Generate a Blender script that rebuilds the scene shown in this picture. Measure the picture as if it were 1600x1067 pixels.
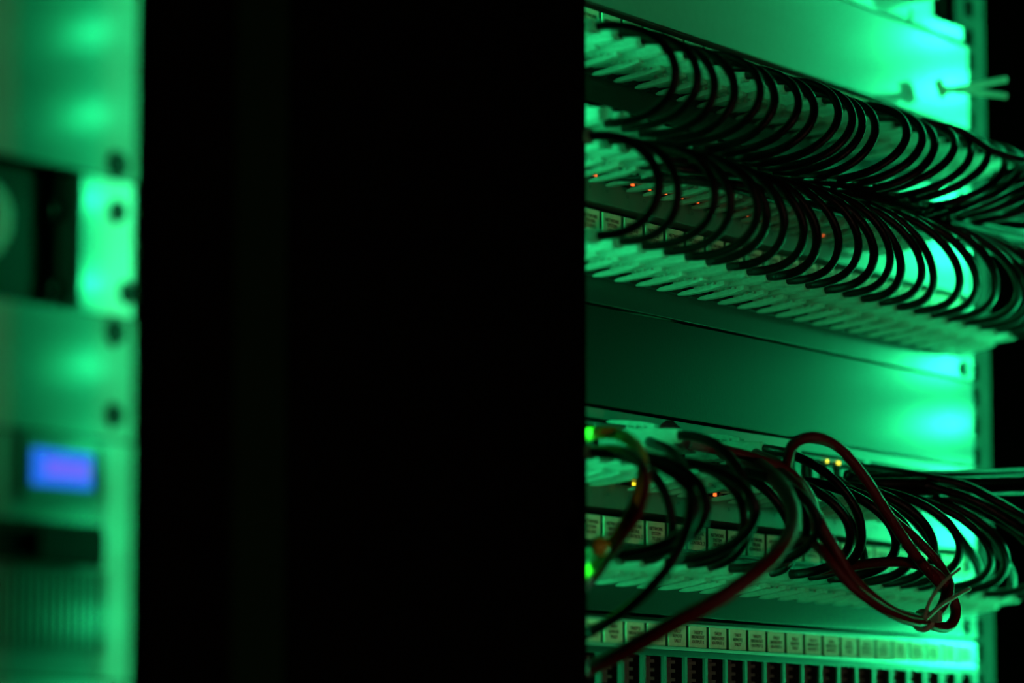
import bpy, bmesh, math, random
from mathutils import Vector, Matrix

# ---------------------------------------------------------------- clear
for o in list(bpy.data.objects):
    bpy.data.objects.remove(o, do_unlink=True)
scene = bpy.context.scene
COL = scene.collection
rnd = random.Random(7)
PI = math.pi
S = 0.001                      # all coordinates below are millimetres
# world axes: X along the rack fronts, -Y out of the rack fronts, Z up.
# V(s, p, z): s along the front, p = how far it stands out of the front plane

def V(s, p, z):
    return Vector((s * S, -p * S, z * S))

# ---------------------------------------------------------------- camera
cam_d = bpy.data.cameras.new('camera')
cam = bpy.data.objects.new('camera', cam_d)
COL.objects.link(cam)
cam.location = (-1.29698, -0.82543, 1.3)
Fv = Vector((0.82535, 0.551065, 0.122984)); Uv = Vector((-0.102281, -0.068291, 0.992409))
Rv = Fv.cross(Uv)
cam.matrix_world = Matrix(((Rv.x, Uv.x, -Fv.x, cam.location.x), (Rv.y, Uv.y, -Fv.y, cam.location.y),
                           (Rv.z, Uv.z, -Fv.z, cam.location.z), (0, 0, 0, 1)))
cam_d.sensor_width = 36
cam_d.lens = 125.55
cam_d.clip_start = 0.02
cam_d.dof.use_dof = True
cam_d.dof.focus_distance = 1.61
cam_d.dof.aperture_fstop = 4.2
scene.camera = cam
CAM = Vector(cam.location)

# ---------------------------------------------------------------- world, exposure
w = bpy.data.worlds.new('World'); scene.world = w; w.use_nodes = True
w.node_tree.nodes['Background'].inputs[0].default_value = (0, 0, 0, 1)
w.node_tree.nodes['Background'].inputs[1].default_value = 0
scene.view_settings.view_transform = 'Standard'
scene.view_settings.look = 'None'
scene.view_settings.gamma = 1
scene.view_settings.exposure = 0.0
scene.view_settings.use_curve_mapping = False
scene.cycles.use_denoising = True
scene.cycles.max_bounces = 6
scene.cycles.diffuse_bounces = 3
scene.cycles.sample_clamp_indirect = 3
scene.cycles.sample_clamp_direct = 0
LED_GREEN = (0.017, 1.0, 0.31)
LED_RIGHT, LED_FAR_LEFT, LED_COVER = 2350.0, 145.0, 1550.0      # the three strips
LAMP_POWER = 11.0

# ---------------------------------------------------------------- materials
MATS = {}
def mat(name, col, rough=0.5, metal=0.0, spec=0.5, emit=None, estr=0.0, noise=0.0, nscale=200.0,
        bump=0.0, bscale=600.0, coat=0.0, trans=0.0):
    if name in MATS: return MATS[name]
    m = bpy.data.materials.new(name); m.use_nodes = True
    nt = m.node_tree; b = nt.nodes['Principled BSDF']
    b.inputs['Base Color'].default_value = (*col, 1)
    b.inputs['Roughness'].default_value = rough
    b.inputs['Metallic'].default_value = metal
    b.inputs['Specular IOR Level'].default_value = spec
    b.inputs['Coat Weight'].default_value = coat
    b.inputs['Coat Roughness'].default_value = 0.15
    tc = nt.nodes.new('ShaderNodeTexCoord')
    if noise > 0:
        n = nt.nodes.new('ShaderNodeTexNoise'); n.inputs['Scale'].default_value = nscale
        n.inputs['Detail'].default_value = 3
        r = nt.nodes.new('ShaderNodeValToRGB')
        r.color_ramp.elements[0].color = (*[c * (1 - noise) for c in col], 1)
        r.color_ramp.elements[1].color = (*[min(1, c * (1 + noise)) for c in col], 1)
        r.color_ramp.elements[0].position = .3; r.color_ramp.elements[1].position = .7
        nt.links.new(tc.outputs['Object'], n.inputs['Vector'])
        nt.links.new(n.outputs['Fac'], r.inputs['Fac']); nt.links.new(r.outputs['Color'], b.inputs['Base Color'])
    if bump > 0:
        n2 = nt.nodes.new('ShaderNodeTexNoise'); n2.inputs['Scale'].default_value = bscale
        bp = nt.nodes.new('ShaderNodeBump'); bp.inputs['Strength'].default_value = bump
        bp.inputs['Distance'].default_value = 0.001
        nt.links.new(tc.outputs['Object'], n2.inputs['Vector'])
        nt.links.new(n2.outputs['Fac'], bp.inputs['Height']); nt.links.new(bp.outputs['Normal'], b.inputs['Normal'])
    if emit:
        b.inputs['Emission Color'].default_value = (*emit, 1)
        b.inputs['Emission Strength'].default_value = estr
    if trans > 0:
        tr = nt.nodes.new('ShaderNodeBsdfTranslucent'); tr.inputs['Color'].default_value = (*[min(.9, c * 2.3) for c in col], 1)
        mx = nt.nodes.new('ShaderNodeMixShader'); mx.inputs[0].default_value = trans
        out = nt.nodes['Material Output']
        nt.links.new(b.outputs[0], mx.inputs[1]); nt.links.new(tr.outputs[0], mx.inputs[2])
        nt.links.new(mx.outputs[0], out.inputs['Surface'])
    MATS[name] = m
    return m

M_BLACK = mat('matte_black_paint', (.005, .005, .005), 1.0, spec=.0, noise=.3)
M_PANEL = mat('black_satin_panel', (.004, .0045, .004), .31, spec=.31, bump=.05, noise=.12)
M_PATCH = mat('black_patch_panel', (.010, .011, .010), .32, spec=.5, bump=.04, noise=.1)
M_GREY = mat('grey_panel_paint', (.15, .155, .15), .33, spec=.9, noise=.05, bump=.03)
M_SWITCH = mat('pale_switch_face', (.13, .145, .12), .36, spec=.6, noise=.06)
M_DARK = mat('dark_plastic', (.012, .012, .012), .5, spec=.3)
M_HOLE = mat('port_black', (.004, .004, .004), .8, spec=.1)
M_RAIL = mat('zinc_rail', (.014, .016, .014), .8, spec=.06, metal=0, noise=.25, nscale=120)
M_STEEL = mat('bare_steel', (.5, .52, .5), .3, metal=.6)
M_LABEL = mat('label_paper', (.80, .72, .54), .6, spec=.2, noise=.08, nscale=300)
M_INK = mat('label_ink', (.05, .06, .03), .8)
M_PRINT = mat('panel_print', (.05, .06, .05), .8)
M_CLEAR = mat('clear_plug_plastic', (.36, .38, .36), .16, spec=.9, trans=.62, bump=1.0, bscale=700, noise=.4, nscale=500, coat=.6)
M_CABLE = mat('black_cable_sheath', (.007, .006, .006), .36, spec=.25, bump=.25, bscale=1500)
M_RED = mat('red_cable_sheath', (.17, .006, .012), .34, spec=.5, bump=.5, bscale=1300)
M_YEL = mat('yellow_cable_sheath', (.75, .68, .04), .35, spec=.5)
M_TIE = mat('natural_nylon', (.60, .50, .42), .35, trans=.3)

M_TAPE = mat('led_tape', (.02, .02, .02), .6)
M_LY = mat('indicator_yellow', (.2, .2, .02), .4, emit=(1, .85, .02), estr=2.2)
M_LO = mat('indicator_orange', (.2, .05, .02), .4, emit=(1, .13, .02), estr=2.2)
M_LOFF = mat('indicator_off', (.12, .12, .1), .3)
M_LCD = mat('blue_lcd', (.01, .02, .05), .7, spec=.1, emit=(.02, .16, 1.0), estr=.95)
M_LCDT = mat('lcd_bright', (.02, .02, .05), .7, spec=.1, emit=(.16, .12, 1.0), estr=.95)
M_WALL = mat('dark_wall_paint', (.12, .12, .12), .9, spec=.1, noise=.1, nscale=4)
M_FLOOR = mat('dark_floor_tile', (.04, .04, .045), .6, noise=.2, nscale=8)
M_LAMP = mat('lamp_diffuser', (.8, .8, .75), .5, emit=(1.0, .62, .42), estr=LAMP_POWER)
M_LAMPB = mat('lamp_body', (.5, .5, .5), .5)

# ---------------------------------------------------------------- mesh helpers
class MB:
    def __init__(s): s.v = []; s.f = []; s.m = []; s.sm = []
    def box(s, s0, s1, p0, p1, z0, z1, mi=0):
        b = len(s.v)
        for z in (z0, z1):
            for a, c in ((s0, p0), (s1, p0), (s1, p1), (s0, p1)): s.v.append(V(a, c, z))
        for q in ((0, 1, 2, 3), (7, 6, 5, 4), (0, 4, 5, 1), (1, 5, 6, 2), (2, 6, 7, 3), (3, 7, 4, 0)):
            s.f.append([b + i for i in q]); s.m.append(mi); s.sm.append(False)
        return s
    def hexa(s, pts, mi=0):          # 8 corners (s,p,z): back four then front four
        b = len(s.v); s.v += [V(*q) for q in pts]
        for q in ((0, 1, 2, 3), (7, 6, 5, 4), (0, 4, 5, 1), (1, 5, 6, 2), (2, 6, 7, 3), (3, 7, 4, 0)):
            s.f.append([b + i for i in q]); s.m.append(mi); s.sm.append(False)
        return s
    def rings(s, rings, mi=0, smooth=True, cap=True):
        n = len(rings[0]); b = len(s.v)
        for r in rings: s.v += [Vector(q) for q in r]
        for k in range(len(rings) - 1):
            for i in range(n):
                j = (i + 1) % n
                s.f.append([b + k * n + i, b + k * n + j, b + (k + 1) * n + j, b + (k + 1) * n + i]); s.m.append(mi); s.sm.append(smooth)
        if cap:
            s.f.append([b + i for i in range(n)][::-1]); s.m.append(mi); s.sm.append(False)
            s.f.append([b + (len(rings) - 1) * n + i for i in range(n)]); s.m.append(mi); s.sm.append(False)
        return s
    def cyl(s, c, r, p0, p1, n=16, mi=0, r2=None):      # axis along p
        rr = []
        for p, q in ((p0, r), (p1, r if r2 is None else r2)):
            rr.append([V(c[0] + q * math.cos(2 * PI * i / n), p, c[1] + q * math.sin(2 * PI * i / n)) for i in range(n)])
        return s.rings(rr, mi)
    def tube(s, pts, r, n=10, mi=0, rib=0):             # pts: world Vectors
        t0 = (pts[1] - pts[0]).normalized()
        ref = Vector((0, 0, 1)) if abs(t0.z) < .9 else Vector((1, 0, 0))
        u = t0.cross(ref).normalized()
        rr = []
        for k, p in enumerate(pts):
            a = pts[max(k - 1, 0)]; b = pts[min(k + 1, len(pts) - 1)]
            t = (b - a).normalized()
            u = (u - t * u.dot(t)).normalized(); v = t.cross(u)
            q = (r[k] if isinstance(r, (list, tuple)) else r) * S
            if rib: q *= 1 + rib * (k % 2)
            rr.append([p + (u * math.cos(2 * PI * i / n) + v * math.sin(2 * PI * i / n)) * q for i in range(n)])
        return s.rings(rr, mi)
    def mesh(s, name, mats, origin=None):
        me = bpy.data.meshes.new(name)
        o = origin or Vector((0, 0, 0))
        me.from_pydata([v - o for v in s.v], [], s.f)
        for m_ in (mats if isinstance(mats, (list, tuple)) else [mats]): me.materials.append(m_)
        me.polygons.foreach_set('material_index', s.m); me.polygons.foreach_set('use_smooth', s.sm)
        bm = bmesh.new(); bm.from_mesh(me); bmesh.ops.recalc_face_normals(bm, faces=bm.faces); bm.to_mesh(me); bm.free()
        me.update()
        return me

def add(name, me, parent=None, loc=(0, 0, 0)):
    o = bpy.data.objects.new(name, me); COL.objects.link(o)
    o.location = loc
    if parent: o.parent = parent
    return o
def part(name, mb, mats, parent, bevel=0.0, label=None):
    """geometry given in world millimetres, placed under a thing whose Empty may stand anywhere"""
    base = BASE.get(parent.name, Vector((0, 0, 0))) if parent else Vector((0, 0, 0))
    o = add(name, mb.mesh(name, mats, base), parent)
    if parent: BASE[o.name] = base
    if bevel:
        b = o.modifiers.new('bevel', 'BEVEL'); b.width = bevel * S; b.segments = 2; b.limit_method = 'ANGLE'
    if label: o['label'] = label
    return o
BASE = {}
def thing(name, label, cat, base, group=None):
    o = bpy.data.objects.new(name, None); COL.objects.link(o)
    o.location = base; o.empty_display_size = .01
    BASE[o.name] = Vector(base)
    o['label'] = label; o['category'] = cat
    if group: o['group'] = group
    return o
def struct(name, mb, m):
    o = add(name, mb.mesh(name, m)); o['kind'] = 'structure'; return o

TXT = {}
def text_mesh(body, size, m, spacing=1.0):
    key = (body, size, m.name)
    if key in TXT: return TXT[key]
    c = bpy.data.curves.new('lettering', 'FONT'); c.body = body; c.size = size * S
    c.align_x = 'CENTER'; c.align_y = 'CENTER'; c.extrude = 0.00004; c.space_line = spacing
    c.resolution_u = 2
    t = bpy.data.objects.new('tmp', c); COL.objects.link(t)
    dg = bpy.context.evaluated_depsgraph_get(); dg.update()
    me = bpy.data.meshes.new_from_object(t.evaluated_get(dg)); me.name = 'lettering'
    me.transform(Matrix.Rotation(PI / 2, 4, 'X'))
    me.materials.clear(); me.materials.append(m)
    bpy.data.objects.remove(t, do_unlink=True)
    TXT[key] = me
    return me

def catmull(P, sub=8):
    P = [Vector(q) for q in P]
    Q = [P[0] * 2 - P[1]] + P + [P[-1] * 2 - P[-2]]
    out = []
    for i in range(1, len(Q) - 2):
        a, b, c, d = Q[i - 1:i + 3]
        for k in range(sub):
            t = k / sub
            out.append(.5 * ((2 * b) + (c - a) * t + (2 * a - 5 * b + 4 * c - d) * t * t + (3 * b - a - 3 * c + d) * t ** 3))
    out.append(P[-1]); return out
def bez(P, n=22):
    P = [Vector(q) for q in P]; out = []
    for k in range(n + 1):
        t = k / n
        out.append((1 - t) ** 3 * P[0] + 3 * (1 - t) ** 2 * t * P[1] + 3 * (1 - t) * t * t * P[2] + t ** 3 * P[3])
    return out
def at(x, y, p):
    """point on the plane standing p mm out of the rack fronts, seen at photo pixel (x, y)"""
    d = Fv * 5580.0 + Rv * (x - 800.0) - Uv * (y - 533.5)
    t = (-p * S - CAM.y) / d.y
    return CAM + d * t

# ---------------------------------------------------------------- the room
RX0, RX1, RY0, RY1, RH = -2600, 2600, 1500, -2400, 2800     # RY as p = -y
struct('floor', MB().box(RX0, RX1, -1500, 2400, -40, 0), M_FLOOR)
struct('ceiling', MB().box(RX0, RX1, -1500, 2400, RH, RH + 40), M_WALL)
struct('wall_back', MB().box(RX0, RX1, -1540, -1500, 0, RH), M_WALL)
struct('wall_front', MB().box(RX0, RX1, 2400, 2440, 0, RH), M_WALL)
struct('wall_left', MB().box(RX0 - 40, RX0, -1500, 2400, 0, RH), M_WALL)
struct('wall_right', MB().box(RX1, RX1 + 40, -1500, 2400, 0, RH), M_WALL)

# work light standing low in the aisle, dim and warm, behind the camera
t = thing('work_light', 'small dim warm work light on a floor stand in the aisle facing the racks', 'work light', V(-350, 1500, 0))
part('base', MB().box(-470, -230, 1420, 1580, 0, 20), M_LAMPB, t, 4)
part('pole', MB().box(-360, -340, 1490, 1510, 20, 840), M_LAMPB, t, 4)
part('head', MB().box(-500, -200, 1480, 1520, 840, 1000), M_LAMPB, t, 6)
part('diffuser', MB().box(-490, -210, 1476, 1480, 850, 990), M_LAMP, t)

# ---------------------------------------------------------------- rack frames
def slotted(mb, s0, s1, h0, h1, p0, p1, za, zb, pattern):
    """a plate with square holes (a strip of metal with real openings)"""
    mb.box(s0, h0, p0, p1, za, zb); mb.box(h1, s1, p0, p1, za, zb)
    zs = sorted(pattern); cur = za
    for z in zs:
        if z - 4.6 <= za or z + 4.6 >= zb: continue
        mb.box(h0, h1, p0, p1, cur, z - 4.6); cur = z + 4.6
    mb.box(h0, h1, p0, p1, cur, zb)
holes = []
TOPU = 1640.5
for n in range(-7, 34):
    zt = TOPU + 44.45 * 7 - 44.45 * n
    if 60 < zt < 1960: holes += [zt - 6.35, zt - 22.225, zt - 38.1]

def rack(name, label, sL, sR, body, extra):
    t = thing(name, label, 'server rack', V((sL + sR) / 2, -300, 0))
    m = MB().box(body[0], body[1], -900, 20, 0, 60)
    part('plinth', m, M_BLACK, t)
    part('roof', MB().box(body[0], body[1], -900, 20, 1990, 2030), M_BLACK, t)
    part('back_panel', MB().box(body[0], body[1], -900, -895, 60, 1990), M_BLACK, t)
    part('side_panel', MB().box(body[0], body[0] + 3, -895, -8, 60, 1990), M_BLACK, t)
    part('side_panel', MB().box(body[1] - 3, body[1], -895, 20, 60, 1990), M_BLACK, t)
    for s0, s1, h0, h1, f in ((sR - 9, sR + 25, sR + 2.2, sR + 11.4, 1), (sL - 25, sL + 9, sL - 11.4, sL - 2.2, 0)):
        mb = MB(); slotted(mb, s0, s1, h0, h1, -5, -2.5, 60, 1990, holes)
        mb.box(*( (s1 - 2, s1) if f else (s0, s0 + 2)), -60, -5, 60, 1990)
        part('mounting_rail', mb, M_RAIL, t)
    return t
R1 = rack('server_rack', 'black server rack on the right holding the patch panels, switches and cable fans', -94, 371, (-180, 460), None)
R2 = rack('server_rack', 'black server rack at the far left holding the unit with the blue display', -788, -306, (-880, -262), None)
# tall covers and stiles of the frames
part('corner_cover', MB().box(-262, -60, 34, 36.5, 60, 1990).box(-262, -259, -5, 34, 60, 1990).box(-183, -180, -8, 34, 60, 1990), M_BLACK, R1,
     label='wide flat black corner cover between the two racks')
part('led_shield', MB().box(451, 453, 4, 62, 1190, 1810).box(453, 457, 59, 62, 1190, 1810), M_BLACK, R1)  # unseen plate added to keep LED light off the side panel
part('door_stile', MB().box(-373, -327, 55, 62, 20, 2030).box(-373, -322, 20, 62, 1995, 2030), M_BLACK, R2)
M_LIP = mat('post_green_spill', (.008, .03, .012), .9, spec=.1, noise=.1)  # dim green LED spill is painted into the post's base colour
part('front_post', MB().box(-300, -264, 34, 36.5, 60, 1990).box(-300, -298, 20, 34, 60, 1990).box(-266, -264, -5, 34, 60, 1990), M_LIP, R2, label='dark post with green led spill in its colour, a little lighter than the covers beside it')

# ---------------------------------------------------------------- LED strips
def led_strip(label, s, p, ang, z0, z1, power, wide=10):
    """a tape of green LEDs facing (cos ang along -s or +s, -p)"""
    t = thing('led_strip', label, 'led strip', V(s, p, z0), 'green led strips on the rack posts')
    d = Vector((math.cos(ang), 0, 0)) + Vector((0, math.sin(ang), 0))   # facing direction in world (y+ = into the rack)
    side = Vector((-d.y, d.x, 0))
    o = V(s, p, 0)
    def bx(c0, c1, w, za, zb, mi=0):
        mb = MB(); b = 0
        for z in (za, zb):
            for q in (o + d * c0 * S - side * w * S, o + d * c0 * S + side * w * S, o + d * c1 * S + side * w * S, o + d * c1 * S - side * w * S):
                mb.v.append(Vector((q.x, q.y, z * S)))
        for q in ((0, 1, 2, 3), (7, 6, 5, 4), (0, 4, 5, 1), (1, 5, 6, 2), (2, 6, 7, 3), (3, 7, 4, 0)):
            mb.f.append(list(q)); mb.m.append(0); mb.sm.append(False)
        mb.m[4] = mi
        return mb
    part('tape', bx(-.6, 0, wide / 2, z0, z1), M_TAPE, t)
    z = z0 + 16
    while z < z1 - 5:
        part('led', bx(0, 1.4, 2.5, z - 2.5, z + 2.5, 1), [M_TAPE, mat('led_green_%d' % power, (.1, .1, .1), .4, emit=LED_GREEN, estr=power)], t)
        z += 31.0
    return t
led_strip('green led strip on the inner side of the right rack beyond the right frame edge', 447, 56, math.radians(110), 1200, 1800, LED_RIGHT)
led_strip('green led strip beside the dark post of the left rack', -302, 27, math.radians(140), 1188, 1795, LED_FAR_LEFT)
led_strip('green led strip inside the wide black corner cover', -170, 25, math.radians(4), 1210, 1780, LED_COVER)

# ---------------------------------------------------------------- right rack: panels
def U(k): return TOPU - 44.45 * k
PL, PR = -94, 371
def screw(t, s, z, p=0, r=4.3):
    mb = MB().cyl((s, z), r, p, p + 2.2, 16, r2=r * .8)
    part('screw', mb, M_DARK, t)
def blank(name, label, k, m, group=None):
    t = thing(name, label, 'blanking panel', V(140, 0, U(k + 1)), group)
    mb = MB().box(PL, PR, -2.2, 0, U(k + 1) + .6, U(k) - .6)
    mb.box(PL + 22, PR - 14, -16, -2.2, U(k) - 2.2, U(k) - .6).box(PL + 22, PR - 14, -16, -2.2, U(k + 1) + .6, U(k + 1) + 2.2)
    part('face_plate', mb, m, t, .3)
    return t
blank('blank_panel', 'pale grey blank panel above the top row of labels, glaring at its right end', -1, M_GREY, 'blank panels')
blank('blank_panel', 'black blank panel between the two groups of cables', 3, M_PANEL, 'blank panels')

# the unit above the grey blank panel
t = thing('rack_unit', 'grey rack unit cut off by the top edge, with a knurled knob', 'rack unit', V(140, -10, U(-1)))
mb = MB().box(PL, 352, -12, -9, U(-1) + 5, U(-3)).hexa([(PL, -12, U(-1) + .6), (366, -12, U(-1) + .6), (352, -12, U(-1) + 5), (PL, -12, U(-1) + 5),
                                                   (PL, -4, U(-1) + .6), (366, -4, U(-1) + .6), (352, -9, U(-1) + 5), (PL, -9, U(-1) + 5)])
part('face_plate', mb, M_GREY, t)
part('end_cheek', MB().box(353, 371, -9, -6, U(-1) + 9, U(-3)), M_BLACK, t)
part('lower_lip', MB().box(310, 367, -3, -1, U(-1) + 2.6, U(-1) + 9), M_GREY, t)
mb = MB(); rr = []
for p_, r_ in ((-9, 8.2), (3, 8), (6, 7.2), (6.5, 4)):
    rr.append([V(326 + (r_ + (.5 if i % 2 and r_ > 6 else 0)) * math.cos(2 * PI * i / 48), p_, 1710.5 + (r_ + (.5 if i % 2 and r_ > 6 else 0)) * math.sin(2 * PI * i / 48)) for i in range(48)])
mb.rings(rr, smooth=False)
part('knob', mb, M_STEEL, t, label='knurled bare metal knob')

def A(k): return 17.75 + 17.85 * k
def SW(j): return -59 + 14.0 * j + 3 * (j // 6)
NP = range(-4, 20)

# shared part meshes, local to a port centre (s, z) = (0, 0)
def pm(f, mats, name):
    mb = MB(); f(mb); return mb.mesh(name, mats)
def f_jack(mb, w=7.4, h=7.6, d=3.0):
    mb.box(-w, -w + 1.4, -6, d, -h, h).box(w - 1.4, w, -6, d, -h, h)
    mb.box(-w + 1.4, w - 1.4, -6, d, h - 2.0, h).box(-w + 1.4, w - 1.4, -6, d, -h, -h + 2.2)
    mb.box(-w + 1.4, w - 1.4, -6, -5.6, -h + 2.2, h - 2.0)
ME_JACK = pm(lambda m: f_jack(m), M_DARK, 'port')
ME_SJACK = pm(lambda m: f_jack(m, 6.8, 5.8, .8), M_HOLE, 'port')
# a patch panel plug: clear body, clear boot with a tongue shielding the latch
def f_plug(mb):
    mb.box(-5.6, 5.6, -4, 11, -3.9, 3.9)
    mb.box(-4.6, 4.6, 11, 21, -3.6, 3.4)
    for i in range(7): mb.box(-4.6 + i * 1.4, -4.0 + i * 1.4, 2, 10.5, 3.9, 4.3)
def f_boot(sign):
    def g(mb):
        def sec(p, w, h, dz=0, n=12, e=.55):
            r = []
            for i in range(n):
                a = 2 * PI * (i + .5) / n; c, s_ = math.cos(a), math.sin(a)
                r.append(V(w * math.copysign(abs(c) ** e, c), p, dz + h * math.copysign(abs(s_) ** e, s_)))
            return r
        mb.rings([sec(12, 5.2, 4.4), sec(15, 5.4, 4.9), sec(18, 4.7, 4.3), sec(22, 5.0, 4.6), sec(26, 4.2, 4.0), sec(31, 3.6, 3.5), sec(38.5, 3.0, 3.0)], smooth=False)
        # tongue from the boot forward and away from the port row
        g_ = sign
        mb.rings([[V(a, p, g_ * z) for a, z in ((-w_, z0), (w_, z0), (w_ * .8, z1), (-w_ * .8, z1))] for p, w_, z0, z1 in
                  ((27, 2.4, 3.0, 5.4), (20, 2.5, 4.8, 7.0), (12, 2.4, 6.0, 8.0), (5, 2.2, 7.0, 8.5), (2.2, 1.2, 7.6, 8.3))], smooth=False)
        for q in range(3): mb.box(-4.2, 4.2, 14 + q * 4, 15.2 + q * 4, g_ * 4.2 if g_ > 0 else -5.2, 5.2 if g_ > 0 else -4.2)
    return g
ME_PLUG = pm(f_plug, M_CLEAR, 'plug')
ME_BOOTD = pm(f_boot(-1), M_CLEAR, 'boot')
ME_BOOTU = pm(f_boot(1), M_CLEAR, 'boot')

def label_strip(t, zc, h, texts, size, ks, w=14.9, p=0.0):
    me = MB().box(-w / 2, w / 2, 0, .5, -h / 2, h / 2).mesh('label', M_LABEL)
    for i, k in enumerate(ks):
        b = BASE[t.name]
        o = add('label', me, t, V(A(k), p, zc) - b)
        x = add('lettering', text_mesh(texts[i % len(texts)], size, M_INK, .95), o, (0, -.0006, 0))

def patch_panel(k, label, texts, group='patch panels'):
    zt = U(k); t = thing('patch_bay', label, 'patch panel', V(140, 0, U(k + 1)), group)
    mb = MB().box(PL, PR, -2.2, 0, U(k + 1) + .6, zt - 2.7).box(PL, PR, -18, -16, zt - 12, zt).box(PL, PR, -16, -2.2, zt - 6, zt - 4.5)
    mb.box(A(-4) - 10, A(19) + 8, 0, 2.6, zt - 15.2, zt - 14.2)          # lower lip of the label holder
    part('face_plate', mb, M_PATCH, t, .3)
    b = BASE[t.name]
    for q in NP: add('port', ME_JACK, t, V(A(q), 0, zt - 24.8) - b)
    label_strip(t, zt - 8.2, 10.6, texts, 2.3, NP)
    for q in (0, 1): screw(t, PR - 10, zt - 6.35 - 31.75 * q)
    return t
TA = ['NETWORK\nTIELINE\nPOINT', 'NETWORK\nTIELINE\nSTAGE', 'NETWORK\nSPARE\nPOINT', 'NETWORK\nTIELINE\nBOOTH']
patch_panel(0, 'black patch panel of the topmost cable fan, just under the grey blank panel', TA)
patch_panel(2, 'black patch panel under the upper switch, its plugs hanging over the black blank panel', ['NETWORK\nTIELINE\nSTUDIO', 'NETWORK\nSYSTEM\nUPLINK', 'NETWORK\nTIELINE\nSTAGE'])
patch_panel(5, 'black patch panel of the lower cable fan, behind the red cables', ['NETWORK\nSYSTEM\nTIELINE', 'NETWORK\nSWITCH\nCONTROL 5', 'NETWORK\nTIELINE\nCONTROL 2'])

ZTOP = {1: 16.4, 4: 14.4}
def switch(k, label, ytop, ylow, olow):
    zt = U(k); t = thing('network_switch', label, 'network switch', V(140, 0, U(k + 1)), 'network switches')
    mb = MB().box(PL, PR, -2.2, 0, U(k + 1) + .8, zt - .8).box(PL + 22, PR - 14, -200, -2.2, zt - 3, zt - .8).box(PL + 22, PR - 14, -200, -2.2, U(k + 1) + .8, U(k + 1) + 3)
    part('face_plate', mb, M_SWITCH, t, .3)
    mb = MB(); s0 = -88
    while s0 < 350:
        mb.box(s0, s0 + 62, 0, .25, zt - 6.8, zt - 5.2); s0 += 69
    part('vent_slots', mb, M_HOLE, t)
    b = BASE[t.name]
    nums = MB()
    for j in range(24):
        add('port', ME_SJACK, t, V(SW(j), 0, zt - ZTOP[k]) - b)
        add('port', ME_SJACK, t, V(SW(j), 0, zt - (28.0 if k == 1 else 27.0)) - b)
        for row, zz, on in ((0, zt - 8.6, ytop), (1, zt - 31.9, ylow)):
            for dz in (-5.9, 5.9):
                m_ = M_LOFF
                if (j, dz) in on: m_ = M_LY
                if row and (j in olow) and dz > 0: m_ = M_LO
                part('indicator', MB().box(SW(j) + dz - .9, SW(j) + dz + .9, .8, 1.6, zz - .7, zz + .7), m_, t)
    for s_, n_ in [(SW(j), str(2 * j + 1)) for j in range(24)]:
        add('printed_number', text_mesh(n_, 2.2, M_PRINT), t, V(s_ + 3, .35, zt - 37.8) - b)
    return t
switch(1, 'pale switch in the upper group with orange port lights, between two patch panels', [], [], [4, 6, 7, 8, 9, 10, 11, 13, 14, 18, 22])
switch(4, 'pale switch in the lower group with yellow and orange port lights', [(7, 5.9), (7, -5.9), (19, 5.9), (19, -5.9)], [(4, 5.9), (5, 5.9), (6, 5.9), (18, 5.9)], [7, 8, 10, 11, 20])

# the bottom unit: a label rail above a row of open slots
t = thing('jack_frame', 'rack frame with a row of beige labels over open slots, at the bottom edge', 'rack frame', V(140, 0, U(8)))
zt = U(6)
part('face_plate', MB().box(PL, PR, -2.2, 0, zt - 17.5, zt - 2.4).box(A(19) + 9, PR, -2.2, 0, U(8), zt - 17.5).box(PL, A(-4) - 9, -2.2, 0, U(8), zt - 17.5)
     .box(PL, PR, -40, -2.2, zt - 2.6, zt - .6), M_PATCH, t, .2)
part('label_rail', MB().box(PL + 18, PR - 6, 0, 2.2, zt - 14.6, zt - 13.2).box(PL + 18, PR - 6, 0, 1.8, zt - 3.4, zt - 2.4), M_STEEL, t, .2, label='bright metal label rail')
label_strip(t, zt - 8.3, 9.6, ['TALLY\nBREAKOUT\nOUTPUT 1', 'TALLY\nREMOTE\nTALLY', 'TALLY 2\nBREAKOUT\nOUTPUT 2'], 2.2, NP)
b = BASE[t.name]
def f_slot(mb):
    mb.box(-5.4, 3.6, -20, -5, -30, -17.6)
    for q in range(3): mb.box(-5.4, 4.4, -20, -3.4, -20.4 - 3.9 * q, -19.0 - 3.9 * q)
ME_SLOT = pm(f_slot, mat('slot_block_green_grey', (.2, .23, .2), .5), 'connector_block')
ME_FIN = pm(lambda m: m.box(-.7, .7, -36, -.6, -70, -17.4).box(-1.1, 1.1, -1.6, -.4, -70, -17.4), mat('fin_metal', (.06, .065, .06), .4, metal=.3), 'slot_fin')
for k in range(-4, 21):
    add('slot_fin', ME_FIN, t, V(A(k) - 8.9, 0, zt) - b)
    if k < 20: add('connector_block', ME_SLOT, t, V(A(k), 0, zt) - b)
part('rear_plate', MB().box(PL + 15, PR - 15, -42, -40, U(8), zt - 17), M_HOLE, t)

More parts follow.
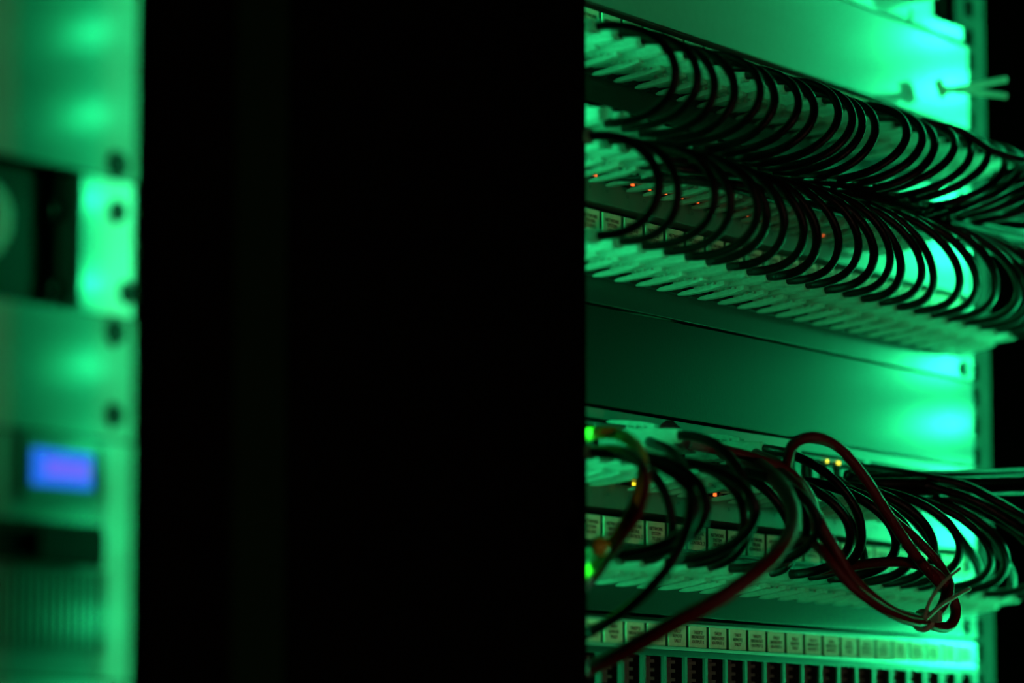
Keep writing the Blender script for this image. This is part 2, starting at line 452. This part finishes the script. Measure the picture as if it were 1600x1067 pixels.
# ---------------------------------------------------------------- patch cables
def cable_obj(t, pts, r, m, rib=0, name='cable'):
    mb = MB().tube(pts, r, 10, rib=rib); return part(name, mb, m, t)
def lead(label, group, pa, pb, pts, r, m, boot_b=True, name='patch_cable', bd=ME_BOOTD, bb=ME_BOOTU, mclr=None):
    """pa, pb: (s, z) of the two plugged ports"""
    t = thing(name, label, 'cable', V(pa[0], 5, pa[1]), group)
    b = BASE[t.name]
    cable_obj(t, pts, r, m)
    for q, me in ((pa, bd), (pb, bb)):
        if q is None: continue
        add('plug', ME_PLUG, t, V(q[0], 0, q[1]) - b)
        add('boot', me, t, V(q[0], 0, q[1]) - b)
    return t
ORD = ['first', 'second', 'third', 'fourth', 'fifth', 'sixth', 'seventh', 'eighth', 'ninth', 'tenth', 'eleventh', 'twelfth', 'thirteenth',
       'fourteenth', 'fifteenth', 'sixteenth', 'seventeenth', 'eighteenth', 'nineteenth', 'twentieth', 'twenty-first', 'twenty-second', 'twenty-third', 'twenty-fourth']
def loop_pts(sa, za, sb, zb, h, ds=0, up=2, dn=4):
    return bez([V(sa, 37, za), V(sa + 3 + ds, 38 + h, za + up), V(sb + 3 + ds, 38 + h * .96, zb - dn), V(sb, 37, zb)], 26)

hu = [50, 52, 51, 48, 54, 51, 53, 51, 57, 53, 49, 47, 55, 53, 52, 56, 58, 57, 55, 58, 54, 57, 55]
hl = [35, 36, 50, 48, 47, 45, 43, 42, 39, 38, 41, 37, 40, 38, 36, 37, 39, 44, 47, 50, 52, 50, 54]
for i in range(23):
    k = i - 4
    za, zb = U(0) - 24.8, U(1) - 16.4
    lead('black patch lead in the top cable fan, %s loop from the black cover' % ORD[i], 'patch leads of the top cable fan',
         (A(k), za), (SW(i + 1), zb), loop_pts(A(k), za, SW(i + 1), zb - 4, hu[i] + rnd.uniform(-1.5, 1.5), rnd.uniform(-5, 5), -1.5 + rnd.uniform(-1, 1.5), 4 + rnd.uniform(0, 5)),
         2.0 + rnd.uniform(-.15, .15), M_CABLE)
for i in range(23):
    k = i - 4
    za, zb = U(2) - 24.8, U(1) - 28.0
    lead('black patch lead in the middle cable fan, %s loop from the black cover' % ORD[i], 'patch leads of the middle cable fan',
         (A(k), za), (SW(i), zb), loop_pts(A(k), za, SW(i), zb, hl[i] + 6 + rnd.uniform(-2, 2), rnd.uniform(-5, 5), -3 + rnd.uniform(-3, 1), -3 + rnd.uniform(-3, 2)),
         2.0 + rnd.uniform(-.15, .15), M_CABLE, bb=ME_BOOTD)
# lower fan
he = [60, 62, 40, 64, 44, 42, 66, 50, 36, 52, 48, 55, 40, 52, 50, 58, 46, 60, 56, 50, 62, 48, 55]
skip = {2, 8, 12, 16, 19, 21}
n = 0
for i in range(23):
    k = i - 4
    za = U(5) - 24.8; top = i in (5, 10)
    zb = U(4) - (14.4 if top else 27.0)
    if i in skip: he[i] = 24
    lead('black patch lead in the lowest cable fan, %s loop from the black cover' % ORD[i], 'patch leads of the lowest cable fan',
         (A(k), za), (SW(i), zb), loop_pts(A(k), za, SW(i), zb, he[i] + rnd.uniform(-2, 2), rnd.uniform(-8, 8), rnd.uniform(-3, 3), rnd.uniform(-3, 5)),
         2.1 + rnd.uniform(-.15, .15), M_CABLE, bb=ME_BOOTU if top else ME_BOOTD)

# trunk cables running along the ridge between the two upper fans
for i, (p0, z0, z1, z2) in enumerate(((47, 1567, 1571, 1583), (51, 1564, 1574, 1572), (46, 1561, 1568, 1566), (52, 1562, 1563, 1556), (55, 1565, 1578, 1592), (43, 1566, 1572, 1578))):
    t = thing('trunk_cable', 'black trunk cable in the ridge between the upper fans, %s' % ['second highest', 'third highest', 'fourth highest', 'lowest', 'highest', 'at the back'][i],
              'cable', V(-26 + 14 * i, 3, z0), 'trunk cables in the ridge')
    pts = catmull([V(-26 + 14 * i, 3, z0 + 2), V(-12 + 14 * i, p0 * .6, z0 + 1), V(14 + 14 * i, p0 - 4, z0), V(90, p0 + rnd.uniform(-3, 3), (z0 + z1) / 2 + rnd.uniform(-2, 2) - 3), V(160, p0 + rnd.uniform(-3, 3), z1 - 3), V(260, p0 + rnd.uniform(-3, 6), z1 - 1),
                   V(350, p0 + 8, (z1 + z2) / 2), V(415, p0 + 20, z2 - 2), V(438, p0 + 50, z2 - 60), V(436, p0 + 52, z2 - 240), V(436, p0 + 48, 800)], 8)
    cable_obj(t, pts, 2.0, M_CABLE)

def pix(L): return [at(*q) for q in L]
def free(name, label, L, r, m, group=None, rib=0, sub=9, tail=None):
    P = pix(L) + (tail or [])
    t = thing(name, label, 'cable', P[0], group)
    cable_obj(t, catmull(P, sub), r, m, rib)
    return t
# thick bundle leaving to the right above the lower fan
for i, (dy, dp) in enumerate(((0, 0), (9, 5), (17, -3), (24, 4))):
    free('trunk_cable', 'thick black cable of the bundle leaving right over the lower fan, %s' % ['topmost', 'second from its top', 'third from its top', 'lowest'][i],
         [(1310, 756 + dy * .5, 22), (1350, 749 + dy * .8, 38 + dp), (1420, 745 + dy, 52 + dp), (1500, 743 + dy, 60 + dp), (1600, 740 + dy, 66 + dp), (1680, 738 + dy, 74 + dp)],
         2.7, M_CABLE, 'cables of the bundle leaving right', tail=[V(434 + 3 * i, 84, 1340), V(434 + 3 * i, 84, 1100), V(434 + 3 * i, 80, 700)])
for i, L in enumerate(([(1330, 740, 30), (1400, 748, 50), (1470, 764, 66), (1530, 786, 80), (1600, 830, 92), (1680, 890, 100)],
                       [(1320, 742, 30), (1400, 754, 46), (1480, 778, 60), (1540, 802, 70), (1600, 826, 80), (1680, 862, 90)],
                       [(1340, 730, 30), (1420, 742, 54), (1500, 756, 70), (1560, 785, 84), (1610, 815, 92), (1680, 860, 98)])):
    free('trunk_cable', 'black cable drooping right out of the lower fan, %s' % ['hanging lowest', 'the middle one', 'the highest one'][i], L, 2.3, M_CABLE, 'cables drooping right', tail=[V(425 + 4 * i, 100, 1290), V(425 + 4 * i, 98, 1050), V(425 + 4 * i, 90, 700)])
# cables dropping to the lower left in front of the lower fan
free('patch_cable', 'blurred black cable sweeping down to the lower left across the beige labels',
     [(1015, 690, 30), (1055, 712, 60), (1078, 770, 80), (1066, 850, 84), (1020, 915, 72), (965, 962, 50), (915, 990, 31), (860, 1015, 18)], 2.3, M_CABLE)
free('patch_cable', 'thick red cable sweeping from the switch down to the lower left corner of the rack',
     [(1130, 706, 30), (1185, 726, 56), (1225, 765, 84), (1240, 815, 100), (1210, 868, 106), (1140, 925, 98), (1050, 975, 76), (970, 1020, 50), (915, 1046, 31), (860, 1070, 18)], 3.4, M_RED)
# bright yellow cable at the left of the lower fan, with a red one knotted to it
t = free('patch_cable', 'yellow cable shining bright green, arching beside the black cover',
     [(870, 700, 6), (905, 683, 26), (938, 676, 37), (968, 679, 44), (995, 700, 56), (1004, 745, 66), (986, 800, 64), (955, 850, 50), (920, 890, 31), (880, 930, 18)], 2.7, M_YEL)
free('patch_cable', 'dark red cable beside the bright arching yellow one',
     [(880, 720, 8), (925, 704, 30), (975, 705, 58), (1008, 735, 76), (1003, 790, 72), (976, 835, 60), (950, 872, 46), (920, 912, 30), (880, 955, 16)], 2.0, M_RED)
t = thing('cable_knot', 'small bright plastic clip holding the yellow and red cables at the black cover', 'cable clip', at(940, 853, 52))
rr = []
c0 = at(938, 853, 52)
for q in range(6):
    a = q * PI / 5; r_ = max(.6, 4.4 * math.sin(a)); 
    rr.append([c0 + Vector((math.cos(2 * PI * i / 12) * r_ * 1.3, (q - 2.5) * 1.6, math.sin(2 * PI * i / 12) * r_)) * S for i in range(12)])
part('clip_body', MB().rings(rr), M_YEL, t)
# red strain-relief plug at the top of the lower switch
t = thing('patch_cable', 'short red cable with a ribbed red boot plugged beside two yellow lights', 'cable', V(SW(8), 5, U(4) - 14.4))
b = BASE[t.name]
add('plug', ME_PLUG, t, V(SW(7) + 7, 0, U(4) - 14.4) - b)
Pb = pix([(1045, 672, 12), (1062, 684, 24), (1080, 695, 36)])
cable_obj(t, catmull(Pb, 6), [4.6 - .13 * i for i in range(13)], M_RED, rib=-.22, name='strain_relief')
cable_obj(t, catmull(pix([(1078, 694, 35), (1120, 702, 44), (1180, 716, 55), (1235, 740, 66), (1270, 790, 74), (1262, 845, 70), (1225, 880, 60)]), 9), 2.5, M_RED)
# red leads tied together
free('patch_cable', 'red cable rising in a high arch over the lower switch, then down through the tie',
     [(1215, 760, 50), (1229, 728, 62), (1240, 694, 72), (1272, 683, 80), (1312, 700, 84), (1352, 748, 88), (1388, 805, 90), (1425, 860, 92), (1462, 905, 94), (1488, 935, 95),
      (1493, 962, 96), (1478, 980, 97), (1443, 972, 98), (1398, 957, 97), (1350, 926, 94), (1310, 880, 90), (1285, 830, 86), (1262, 780, 80), (1225, 742, 66), (1170, 716, 40)], 2.5, M_RED, 'red cables tied together', 0)
free('patch_cable', 'red cable crossing behind the arch, then looping up right of the tie',
     [(1180, 708, 36), (1230, 735, 60), (1268, 790, 82), (1298, 845, 90), (1335, 905, 94), (1388, 950, 99), (1440, 967, 101), (1468, 952, 99), (1478, 920, 97), (1462, 895, 94),
      (1425, 880, 86), (1380, 878, 74), (1320, 886, 58), (1270, 893, 45)], 2.3, M_RED, 'red cables tied together', 0)
free('patch_cable', 'darker red cable lying on top of the tied bundle',
     [(1200, 880, 60), (1255, 845, 74), (1285, 862, 88), (1330, 915, 97), (1388, 956, 102), (1440, 972, 102), (1474, 948, 101), (1484, 915, 98), (1470, 885, 92), (1440, 850, 86), (1400, 815, 76), (1350, 780, 60), (1310, 750, 40)], 2.1, M_RED, 'red cables tied together', 0)
# cable tie around the red bundle
def ring_pts(c, ax, r, n=18, sq=1.0):
    u = ax.cross(Vector((0, 0, 1))).normalized(); v = ax.cross(u).normalized()
    return [c + (u * math.cos(2 * PI * i / n) * r + v * math.sin(2 * PI * i / n) * r * sq) * S for i in range(n + 1)]
c = at(1441, 969, 99)
t = thing('cable_tie', 'natural nylon cable tie around the red bundle with two long tails', 'cable tie', c)
ax = (at(1460, 975, 99) - at(1425, 962, 99)).normalized()
part('band', MB().tube(ring_pts(c, ax, 4.3), 1.0, 6).tube(ring_pts(c + ax * .002, ax, 4.3), .9, 6), M_TIE, t)
part('lock', MB().box(c.x / S - 2, c.x / S + 2, -c.y / S + 5, -c.y / S + 9, c.z / S - 1, c.z / S + 4), M_TIE, t, .3)
for L in (((1443, 966, 108), (1455, 935, 110), (1476, 908, 112), (1500, 888, 114)), ((1446, 968, 108), (1470, 946, 112), (1492, 932, 116), (1516, 919, 119))):
    part('tail', MB().tube(catmull(pix(L), 6), [.95] * 19, 4), M_TIE, t)

# cable tie sticking out at the bright right end of the grey panel
t = thing('cable_tie', 'nylon cable tie standing out at the glaring right end of the grey panel', 'cable tie', at(1470, 140, 3))
part('lock', MB().tube(catmull(pix([(1466, 127, 8), (1470, 138, 8), (1474, 150, 8)]), 4), 2.4, 8), M_TIE, t)
part('tail', MB().tube(catmull(pix([(1472, 140, 8), (1510, 136, 20), (1550, 128, 34), (1572, 124, 42)]), 6), 1.5, 6), M_TIE, t)
part('tail', MB().tube(catmull(pix([(1472, 141, 8), (1510, 143, 20), (1550, 147, 34), (1572, 150, 42)]), 6), 1.5, 6), M_TIE, t)
# cables leaving right from the top fan
for i, L in enumerate(([(1440, 190, 60), (1500, 205, 72), (1550, 235, 80), (1600, 250, 90), (1680, 262, 100)],
                       [(1440, 345, 60), (1500, 326, 66), (1560, 300, 74), (1610, 275, 82), (1690, 240, 92)],
                       [(1440, 340, 54), (1500, 318, 62), (1560, 290, 68), (1610, 262, 74), (1690, 222, 82)])):
    free('trunk_cable', ['black cable leaving right below the nylon tie', 'lower of two black cables climbing right out of the ridge', 'upper of two black cables climbing right out of the ridge'][i], L, 1.9, M_CABLE, 'cables leaving right from the ridge', tail=[V(440, 112 + 5 * i, 1500), V(440, 112 + 5 * i, 1200), V(440, 108 + 5 * i, 700)])

# ---------------------------------------------------------------- left rack: units
LL, LR = -788, -306
def lpanel(name, label, cat, za, zb, m, p=0, sr=LR):
    t = thing(name, label, cat, V(-547, 0, za))
    part('face_plate', MB().box(LL, sr, -2.2 + p, p, za + .5, zb - .5).box(LL + 22, LR - 14, -16, -2.2 + p, zb - 2, zb - .5), m, t, .3)
    return t
M_LPAN = mat('grey_green_panel', (.30, .32, .30), .38, spec=.5, noise=.06)
M_LPAN2 = mat('dark_grey_server_face', (.12, .13, .12), .4, spec=.5, noise=.1)
t = lpanel('blank_panel', 'tall pale blank panel at the top left, two soft glare spots on it', 'blanking panel', 1517, 1694, M_LPAN)
screw(t, -318, 1522, 0, 5.5)
M_LPAN3 = mat('dark_drawer_face', (.02, .023, .02), .65, spec=.2)
M_EAR = mat('bright_metal_ear', (.85, .87, .85), .3, spec=.8)
t = lpanel('drawer_unit', 'dark recessed drawer unit with a pale round grip, at the left frame edge', 'rack drawer', 1467, 1517, M_LPAN3, -12, -334)
part('side_ear', MB().box(-333, -307, -3, -.5, 1467.5, 1516.5).box(-336, -333, -14, -.5, 1467.5, 1516.5), M_EAR, t, .4)
for s_, z_, pp in ((-317, 1505, -.5), (-311, 1476, -.5), (-341, 1503, -9), (-341, 1474, -9)): screw(t, s_, z_, pp, 4.4)
mb = MB(); rr = []
for p_, r_ in ((-9, 15), (6, 15), (10, 12), (10.5, 5)):
    rr.append([V(-397 + r_ * math.cos(2 * PI * i / 32), p_, 1492 + 1.0 * r_ * math.sin(2 * PI * i / 32)) for i in range(32)])
part('grip', mb.rings(rr), M_LPAN, t, label='pale round grip')
part('grip_recess', MB().cyl((-397, 1492), 21, -9, -7.6, 32), M_DARK, t)
t = lpanel('blank_panel', 'low pale blank panel above the blue display', 'blanking panel', 1422, 1467, M_LPAN)
screw(t, -318, 1461, 0, 5.2); screw(t, -318, 1431, 0, 4.6)
t = lpanel('server', 'dark grey server with a lit blue display over a black handle', 'server', 1336, 1422, M_LPAN2, 0, -322)
part('side_ear', MB().box(-321.5, -306, -2.2, 0, 1336.5, 1421.5), M_LPAN, t)
d = part('display', MB().box(-361, -330, -.1, 1.0, 1403.5, 1416), M_LCD, t, label='blue lit display')
part('display_text', MB().box(-355, -332, 1.0, 1.2, 1407, 1412.5), M_LCDT, d)
part('display_bezel', MB().box(-367, -322.5, -.1, 1.6, 1418.5, 1421).box(-367, -322.5, -.1, 1.6, 1398.5, 1401).box(-325.5, -323, -.1, 1.6, 1401, 1418.5).box(-367, -364.5, -.1, 1.6, 1401, 1418.5), M_LPAN2, t)
part('handle', MB().box(-366, -330, 3, 8, 1377, 1388).box(-366, -361, 0, 3, 1378, 1387).box(-335, -330, 0, 3, 1378, 1387), M_HOLE, t, 1.2, label='black handle')
mb = MB()
for i in range(26): mb.box(-424 + i * 4.0, -422 + i * 4.0, 0, 2.0, 1346, 1374)
part('vent_grille', mb, M_LPAN2, t)
part('handle_slot', MB().box(-424, -323, 0, .4, 1376, 1391), M_HOLE, t)  # flat dark strip for the black slot behind the handle
t = lpanel('blank_panel', 'pale blank panel at the bottom left corner under the server grille', 'blanking panel', 1247, 1336, M_LPAN)
screw(t, -315, 1344 - 14, 0, 4.8)
